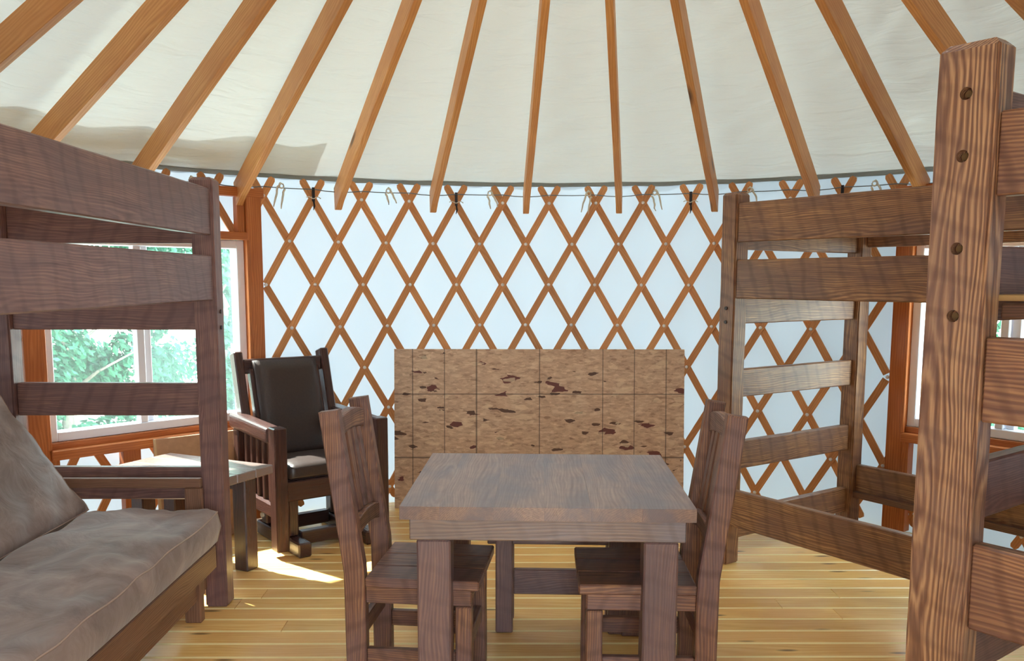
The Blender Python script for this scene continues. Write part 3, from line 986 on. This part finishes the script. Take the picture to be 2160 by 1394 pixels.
for xx in (pa / 2, NL - pa / 2):
    for z0, z1 in ((1.73, 1.925), (1.372, 1.555), (.87, 1.02), (.45, .62), (.12, .27)):
        board('end_rail', M_dark, NB, (xx, pb, (z0 + z1) / 2), (xx, NW - pb, (z0 + z1) / 2), z1 - z0, .045, (0, 0, 1), .005, .0012, 10)
bm_obj('bed_board', box_bm(NL - .08, NW - .19, .014, .001), M_ply, NB, False, Matrix.Translation((NL / 2, NW / 2, 1.43)))
for s in (0, 1):
    yy = .082 if s == 0 else NW - .082
    board('cleat', M_ply_dark, NB, (pa + .01, yy, 1.40), (NL - pa - .01, yy, 1.40), .036, .036)

# ------------------------------------------------------------------ futon in the left bunk
FU = empty('futon_sofa', (-1.99, .10, 0)); tag(FU, 'taupe suede futon with a wooden frame, lower bed of the left bunk', 'sofa')
FY0, FY1 = -.95, .93      # local y range
def cushion(name, pts_mid, thick, y0, y1, seed, mat=M_suede, amp=.014):
    """soft slab following the line pts_mid in XZ with given half thickness, rounded rims and shallow folds"""
    bm = bmesh.new()
    nu, nv = 34, 60
    P0, P1 = V(pts_mid[0]), V(pts_mid[1])
    d = (P1 - P0); ln = d.length; d.normalize(); nrm = V((-d.y, d.x))
    grid = {}
    def rim(t):  # 0..1 -> inset factor of thickness
        e = min(t, 1 - t)
        return e
    for side in (1, -1):
        for j in range(nv + 1):
            for i in range(nu + 1):
                u = i / nu; v = j / nv
                s = u * ln; yy = y0 + (y1 - y0) * v
                eu = min(s, ln - s); ev = min(yy - y0, y1 - yy)
                rr = .055
                def prof(e): 
                    if e >= rr: return 1.0
                    q = 1 - e / rr
                    return sqrt(max(0, 1 - q * q))
                h = thick * (.72 + .28 * min(prof(eu), prof(ev)))
                puff = .012 * sin(pi * u) * sin(pi * v)
                w = (noise.noise(V((s * 7 + seed, yy * 2.2, .3))) * amp + noise.noise(V((s * 20, yy * 5 + s * 8, seed))) * amp * .5)
                fold = .015 * sin(yy * 17 + 5 * noise.noise(V((s * 3, yy * 2, seed)))) * (1 - min(1, eu / .25))
                off = side * (h + (puff + (w + fold) * min(1, (eu + .02) / .06) if side > 0 else 0))
                p = P0 + d * s + nrm * off
                if side < 0 and (i in (0, nu) or j in (0, nv)): pass
                grid[(side, i, j)] = bm.verts.new((p.x, yy, p.y))
    for side in (1, -1):
        for j in range(nv):
            for i in range(nu):
                q = [grid[(side, i, j)], grid[(side, i + 1, j)], grid[(side, i + 1, j + 1)], grid[(side, i, j + 1)]]
                bm.faces.new(q if side > 0 else q[::-1])
    border = [(i, 0) for i in range(nu)] + [(nu, j) for j in range(nv)] + [(i, nv) for i in range(nu, 0, -1)] + [(0, j) for j in range(nv, 0, -1)]
    m = len(border)
    mids = []
    for k, (i, j) in enumerate(border):
        a = grid[(1, i, j)].co; b = grid[(-1, i, j)].co
        c = (a + b) / 2
        out = V((d.x * ((i == nu) - (i == 0)), (j == nv) - (j == 0), d.y * ((i == nu) - (i == 0))))
        mids.append(bm.verts.new(c + out * .012))
    for k in range(m):
        i, j = border[k]; i2, j2 = border[(k + 1) % m]
        bm.faces.new([grid[(1, i, j)], mids[k], mids[(k + 1) % m], grid[(1, i2, j2)]])
        bm.faces.new([mids[k], grid[(-1, i, j)], grid[(-1, i2, j2)], mids[(k + 1) % m]])
    rim_pts = [grid[(1, i, j)].co.copy() for i, j in border] 
    return bm_obj(name, bm, mat, FU, True), rim_pts
seat, rim = cushion('seat_mattress', ((-.04, .405), (.505, .395)), .085, FY0, FY1, 3)
tube('piping', M_seam, seat, rim + [rim[0]], .0034, 6)
back, rim = cushion('back_mattress', ((-.10, .44), (-.50, 1.02)), -.075, FY0, FY1, 9)
tube('piping', M_seam, back, rim + [rim[0]], .0028, 6)
# futon frame
board('front_rail', M_futon_w, FU, (.475, FY0, .262), (.475, FY1 + .01, .262), .105, .032, (0, 0, 1), .004)
board('lower_rail', M_futon_w, FU, (.425, FY0, .145), (.425, FY1, .145), .10, .03, (0, 0, 1), .004)
for yy in (FY0 + .04, FY1 - .08):
    board('leg', M_futon_w, FU, (.42, yy, 0), (.42, yy, .20), .07, .045, (1, 0, 0), .004)
    board('leg', M_futon_w, FU, (-.30, yy, 0), (-.30, yy, .30), .07, .045, (1, 0, 0), .004)
for yy in (FY0 - .03, FY1 + .035):
    board('arm_rail', M_futon_w, FU, (-.50, yy, .585), (.43, yy, .585), .042, .028, (0, 0, 1), .004)
    board('arm_post', M_futon_w, FU, (.395, yy, .10), (.395, yy, .563), .075, .026, (1, 0, 0), .004)
    board('arm_post', M_futon_w, FU, (-.46, yy, .10), (-.46, yy, .563), .075, .026, (1, 0, 0), .004)
    board('arm_rail', M_futon_w, FU, (-.42, yy, .15), (.355, yy, .15), .07, .026, (0, 0, 1), .004)
for k in range(7):
    yy = FY0 + .1 + k * (FY1 - FY0 - .2) / 6
    board('slat', M_futon_w, FU, (-.08, yy, .298), (.458, yy, .298), .018, .05, (0, 0, 1), .002)
    board('slat', M_futon_w, FU, (-.215, yy, .42), (-.60, yy, .98), .018, .05, (0, 1, 0), .002)
board('back_rail', M_futon_w, FU, (-.20, FY0, .35), (-.20, FY1, .35), .08, .03, (0, 0, 1), .003)

# ------------------------------------------------------------------ strand board leaning on the wall
tilt = radians(4.5)
OB = bm_obj('strand_board', box_bm(1.87, .011, 1.03, .0005), M_osb, None, False,
            Matrix.Translation((-.008, 2.868, .5145)) @ Matrix.Rotation(-tilt, 4, 'X'))
tag(OB, 'large speckled strand board with printed grid lines leaning on the lattice wall', 'board')

# cardboard sheet behind the side table
def cardboard():
    a = radians(-43.0)
    t = empty('cardboard_box', pol(2.90, a), -a)
    tag(t, 'flattened brown cardboard box leaning under the left window behind the side table', 'box')
    t.location = pol(2.90, radians(-42.2)); t.rotation_euler = (0, 0, radians(40.6))
    w, h = .44, .60
    for k, off in enumerate((0, -.014)):
        m = Matrix.Translation((0, off, 0)) @ Matrix.Rotation(radians(-7), 4, 'X')
        bm_obj('panel', box_bm(w, .009, h, .003, 2), M_card, t, False, m @ Matrix.Translation((0, 0, h / 2)))
    m = Matrix.Rotation(radians(-7), 4, 'X')
    bm_obj('folded_edge', box_bm(.014, .026, h, .006, 3), M_cardedge, t, False, m @ Matrix.Translation((-w / 2 - .004, -.007, h / 2)))
    bm_obj('folded_edge', box_bm(.014, .026, h, .006, 3), M_cardedge, t, False, m @ Matrix.Translation((w / 2 + .004, -.007, h / 2)))
cardboard()

# ------------------------------------------------------------------ side table
ST = empty('side_table', (-1.812, 1.655, 0), radians(-25.8)); tag(ST, 'low dark wooden side table by the left bunk post, its top glaring white', 'table')
stw, std, sth = .71, .385, .535
for k in range(3):
    yy = -std / 2 + std * (k + .5) / 3
    board('top_board', M_rock2, ST, (-stw / 2, yy, sth - .022), (stw / 2, yy, sth - .022), .044, std / 3 - .0012, (0, 0, 1), .004)
for sx in (-1, 1):
    for sy in (-1, 1):
        board('leg', M_rock, ST, (sx * (stw / 2 - .115), sy * (std / 2 - .09), 0), (sx * (stw / 2 - .115), sy * (std / 2 - .09), sth - .044), .085, .085, (1, 0, 0), .006)
for sy in (-1, 1):
    board('apron', M_rock, ST, (-stw / 2 + .143, sy * (std / 2 - .09), sth - .085), (stw / 2 - .143, sy * (std / 2 - .09), sth - .085), .08, .03, (0, 0, 1), .004)

# ------------------------------------------------------------------ glider chair
GL = empty('glider_chair', (-1.345, 2.225, 0), atan2(-.84, .54) + radians(4)); tag(GL, 'dark wooden glider armchair with leather back and seat pads beside the side table', 'chair')
hw = .30
for s in (-1, 1):          # s=-1 is the arm seen in the photo
    yy = s * hw
    fl = board('front_leg', M_rock, GL, (.27, yy, .035), (.27, yy, .70), .085, .07, (1, 0, 0), .006)
    board('rear_leg', M_rock, GL, (-.27, yy, .045), (-.28, yy, .62), .075, .06, (1, 0, 0), .006)
    board('armrest', M_rock, GL, (-.35, yy, .665), (.222, yy, .650), .088, .085, (0, 0, 1), .022, seg=3)
    board('side_rail', M_rock, GL, (-.235, yy, .24), (.23, yy, .24), .085, .045, (0, 0, 1), .012)
    for k in range(5):
        x = -.17 + k * .085
        board('spindle', M_rock, GL, (x, yy, .28), (x, yy, .62), .034, .026, (1, 0, 0), .005)
# swinging seat with its high back
for s in (-1, 1):
    yy = s * .268
    pb_ = board('back_post', M_rock, GL, (-.20, yy, .34), (-.40, yy, 1.045), .08, .052, (1, 0, 0), .007)
    board('back_pad_rail', M_rock, GL, (-.2, s * .20, .43), (-.355, s * .20, .95), .05, .03, (1, 0, 0), .005)
board('crest_rail', M_rock, GL, (-.368, -.243, .965), (-.368, .243, .965), .085, .035, (0, 0, 1), .006)
board('back_rail', M_rock, GL, (-.225, -.243, .43), (-.225, .243, .43), .08, .035, (0, 0, 1), .006)
board('seat_apron', M_rock, GL, (.235, -.262, .34), (.235, .262, .34), .11, .035, (0, 0, 1), .006)
board('seat_apron', M_rock, GL, (-.185, -.225, .36), (-.185, .225, .36), .09, .035, (0, 0, 1), .006)
for s in (-1, 1):
    board('seat_side_rail', M_rock, GL, (-.165, s * .245, .345), (.215, s * .245, .345), .10, .028, (0, 0, 1), .005)
bm_obj('seat_base', box_bm(.40, .46, .02, .002), M_rock, GL, False, Matrix.Translation((.02, 0, .392)))
def pad(name, lx, ly, lz, mx):
    bm = bmesh.new()
    bmesh.ops.create_cube(bm, size=1)
    bmesh.ops.scale(bm, vec=(lx, ly, lz), verts=bm.verts)
    bmesh.ops.subdivide_edges(bm, edges=bm.edges[:], cuts=9, use_grid_fill=True)
    for v in bm.verts:
        u, w = v.co.x / lx * 2, v.co.y / ly * 2
        f = (1 - abs(u) ** 5) * (1 - abs(w) ** 5)
        v.co.z *= .62 + .38 * f
        v.co.z += (.010 * f + .004 * noise.noise(v.co * 8)) * (1 if v.co.z > 0 else 0)
        g = 1 - abs(v.co.z / lz * 2) ** 2 * .03
        v.co.x *= g; v.co.y *= g
    es = [e for e in bm.edges if e.calc_face_angle(0) > 1.0]
    return bm_obj(name, bm, M_leather, GL, True, mx)
pad('seat_pad', .46, .475, .095, Matrix.Translation((.03, 0, .430)) @ Matrix.Rotation(radians(-3), 4, 'Y'))
th = atan2(.165, .55)
pad('back_pad', .60, .39, .075, frame((-.262, 0, .71), (-sin(th), 0, cos(th)), (cos(th), 0, sin(th))))
# base
for s in (-1, 1):
    yy = s * .20
    board('base_runner', M_rock, GL, (-.24, yy, .04), (.36, yy, .04), .08, .075, (0, 0, 1), .008)
    board('base_upright', M_rock, GL, (.18, yy, .08), (.18, yy, .29), .075, .06, (1, 0, 0), .008)
    board('base_upright', M_rock, GL, (-.14, yy, .08), (-.14, yy, .29), .075, .06, (1, 0, 0), .008)
    for x in (.18, -.14):
        board('glide_link', M_steel, GL, (x + .03, yy + s * .045, .13), (x - .01, yy + s * .045, .31), .022, .006, (1, 0, 0), .001)
        cyl('pivot_bolt', M_steel, GL, (x + .03, yy + s * .052, .14), (0, 1, 0), .014, .012, 12)
board('base_crossbar', M_rock, GL, (.20, -.163, .065), (.20, .163, .065), .075, .055, (0, 0, 1), .006)
board('base_crossbar', M_rock, GL, (-.14, -.163, .065), (-.14, .163, .065), .075, .055, (0, 0, 1), .006)

# ------------------------------------------------------------------ dining table
TB = empty('dining_table', (-.076, .488, 0), radians(-2.4)); tag(TB, 'heavy dark stained wooden dining table in the middle of the yurt', 'table')
TW, TD, TH = .958, .875, .742
nb = 6
ws_ = [.13, .175, .165, .15, .165, .173]
x = -TW / 2
for k in range(nb):
    xc = x + ws_[k] / 2 * TW / .958
    wk = ws_[k] * TW / .958
    board('top_board', M_table, TB, (xc, -TD / 2, TH - .022), (xc, TD / 2, TH - .022), .044, wk - .0002, (0, 0, 1), .0003, 0, 10)
    x += wk
for s in (-1, 1):
    board('apron', M_tleg2, TB, (-TW / 2 + .028, s * (TD / 2 - .045), TH - .0815), (TW / 2 - .028, s * (TD / 2 - .045), TH - .0815), .075, .04, (0, 0, 1), .004, .001, 10)
    board('apron', M_tleg2, TB, (s * (TW / 2 - .05), -TD / 2 + .065, TH - .0815), (s * (TW / 2 - .05), TD / 2 - .065, TH - .0815), .075, .04, (0, 0, 1), .004)
    for q in (-1, 1):
        lx, ly = s * (TW / 2 - .107), q * (TD / 2 - .079)
        board('leg', M_tleg, TB, (lx, ly, 0), (lx, ly, TH - .119), .112, .105, (1, 0, 0), .006, .0012, 14)

# low bench under the far end of the table
BN = empty('bench', (.005, .90, 0), radians(-2.4)); tag(BN, 'low backless wooden bench pushed under the far end of the table', 'bench')
board('seat', M_tleg, BN, (-.31, .015, .475), (.31, .015, .475), .03, .24, (0, 1, 0), .004)
for s in (-1, 1):
    for q in (-1, 1):
        board('leg', M_tleg, BN, (s * .235, .015 + q * .075, 0), (s * .235, .015 + q * .075, .46), .072, .06, (1, 0, 0), .005)
board('stretcher', M_tleg, BN, (-.199, .03, .185), (.199, .03, .185), .11, .03, (0, 0, 1), .004)

# ------------------------------------------------------------------ dining chairs
def dining_chair(loc, rz, label):
    """origin on the floor under the near back post; local x forward"""
    c = empty('dining_chair', loc, rz); tag(c, label, 'chair', 'dining chairs')
    W = .40
    lean = .085
    for s in (-1, 1):
        yy = s * (W / 2 - .024)
        # back post: straight below the seat, leaning back above it
        pts = [(-.035, 0), (.035, 0), (.035, .40), (.030, .50), (.035 - lean, 1.035), (-.032 - lean, 1.025), (-.040, .47)]
        m = Matrix.Translation((0, yy, .5)) @ Matrix.Rotation(0, 4, 'Z')
        # outline drawn in local XZ; length along local x for the grain
        mx = Matrix.Translation((0, yy, .5)) @ Matrix(((0, 0, -1, 0), (0, 1, 0, 0), (1, 0, 0, 0), (0, 0, 0, 1)))
        inv = mx.inverted()
        loc_ = [inv @ V((px, yy, pz_)) for px, pz_ in pts]
        prism('back_post', M_chair, c, [(p.x, p.z) for p in loc_], .048, mx, .005)
        board('leg', M_chair, c, (.375, yy, 0), (.375, yy, .365), .055, .048, (1, 0, 0), .004, .001, 8)
        board('side_apron', M_chair, c, (.035, yy, .395), (.402, yy, .395), .06, .035, (0, 0, 1), .004)
        board('side_stretcher', M_chair, c, (.035, yy, .17), (.348, yy, .17), .06, .03, (0, 0, 1), .004)
    board('front_apron', M_chair, c, (.38, -W / 2 + .042, .395), (.38, W / 2 - .042, .395), .06, .03, (0, 0, 1), .004)
    board('front_stretcher', M_chair, c, (.375, -W / 2 + .048, .21), (.375, W / 2 - .048, .21), .06, .03, (0, 0, 1), .004)
    board('rear_stretcher', M_chair, c, (0, -W / 2 + .048, .25), (0, W / 2 - .048, .25), .06, .03, (0, 0, 1), .004)
    # seat of three boards running front to back
    for k in range(3):
        wk = (W + .02) / 3
        yk = -(W + .02) / 2 + wk * (k + .5)
        x0 = .037
        board('seat_board', M_chair, c, (x0, yk, .4425), (.43, yk, .4425), .035, wk - .0008, (0, 0, 1), .005)
    # arched rails between the posts
    def arch(name, z, h, rise, xo):
        n = 10; hw_ = W / 2 - .048
        top = [(-hw_ + 2 * hw_ * i / n, z + h / 2 + rise * (1 - (2 * i / n - 1) ** 2)) for i in range(n + 1)]
        bot = [(hw_ - 2 * hw_ * i / n, z - h / 2 + rise * (1 - (2 * i / n - 1) ** 2)) for i in range(n + 1)]
        mx = Matrix.Translation((xo, 0, 0)) @ Matrix.Rotation(pi / 2, 4, 'Z')
        o = prism(name, M_chair, c, [(px, pz_ - z) for px, pz_ in top + bot], .032, mx @ Matrix.Translation((0, 0, z)), .003)
        return o
    fx = lambda z: -lean * (z - .48) / .55
    arch('crest_rail', .955, .07, .022, fx(.955))
    arch('lower_back_rail', .60, .06, .022, fx(.60))
    for k in range(4):
        yk = -.10 + k * .0667
        r = .022 * (1 - (yk / (W / 2 - .048)) ** 2)
        board('back_slat', M_chair, c, (fx(.635), yk, .632 + r), (fx(.925), yk, .920 + r), .040, .014, (0, 1, 0), .002)
    return c
dining_chair((-.722, .405, 0), radians(-6.5), 'dark wooden slat-back dining chair at the left side of the table')
dining_chair((.455, .315, 0), radians(177.5), 'dark wooden slat-back dining chair at the right side of the table')
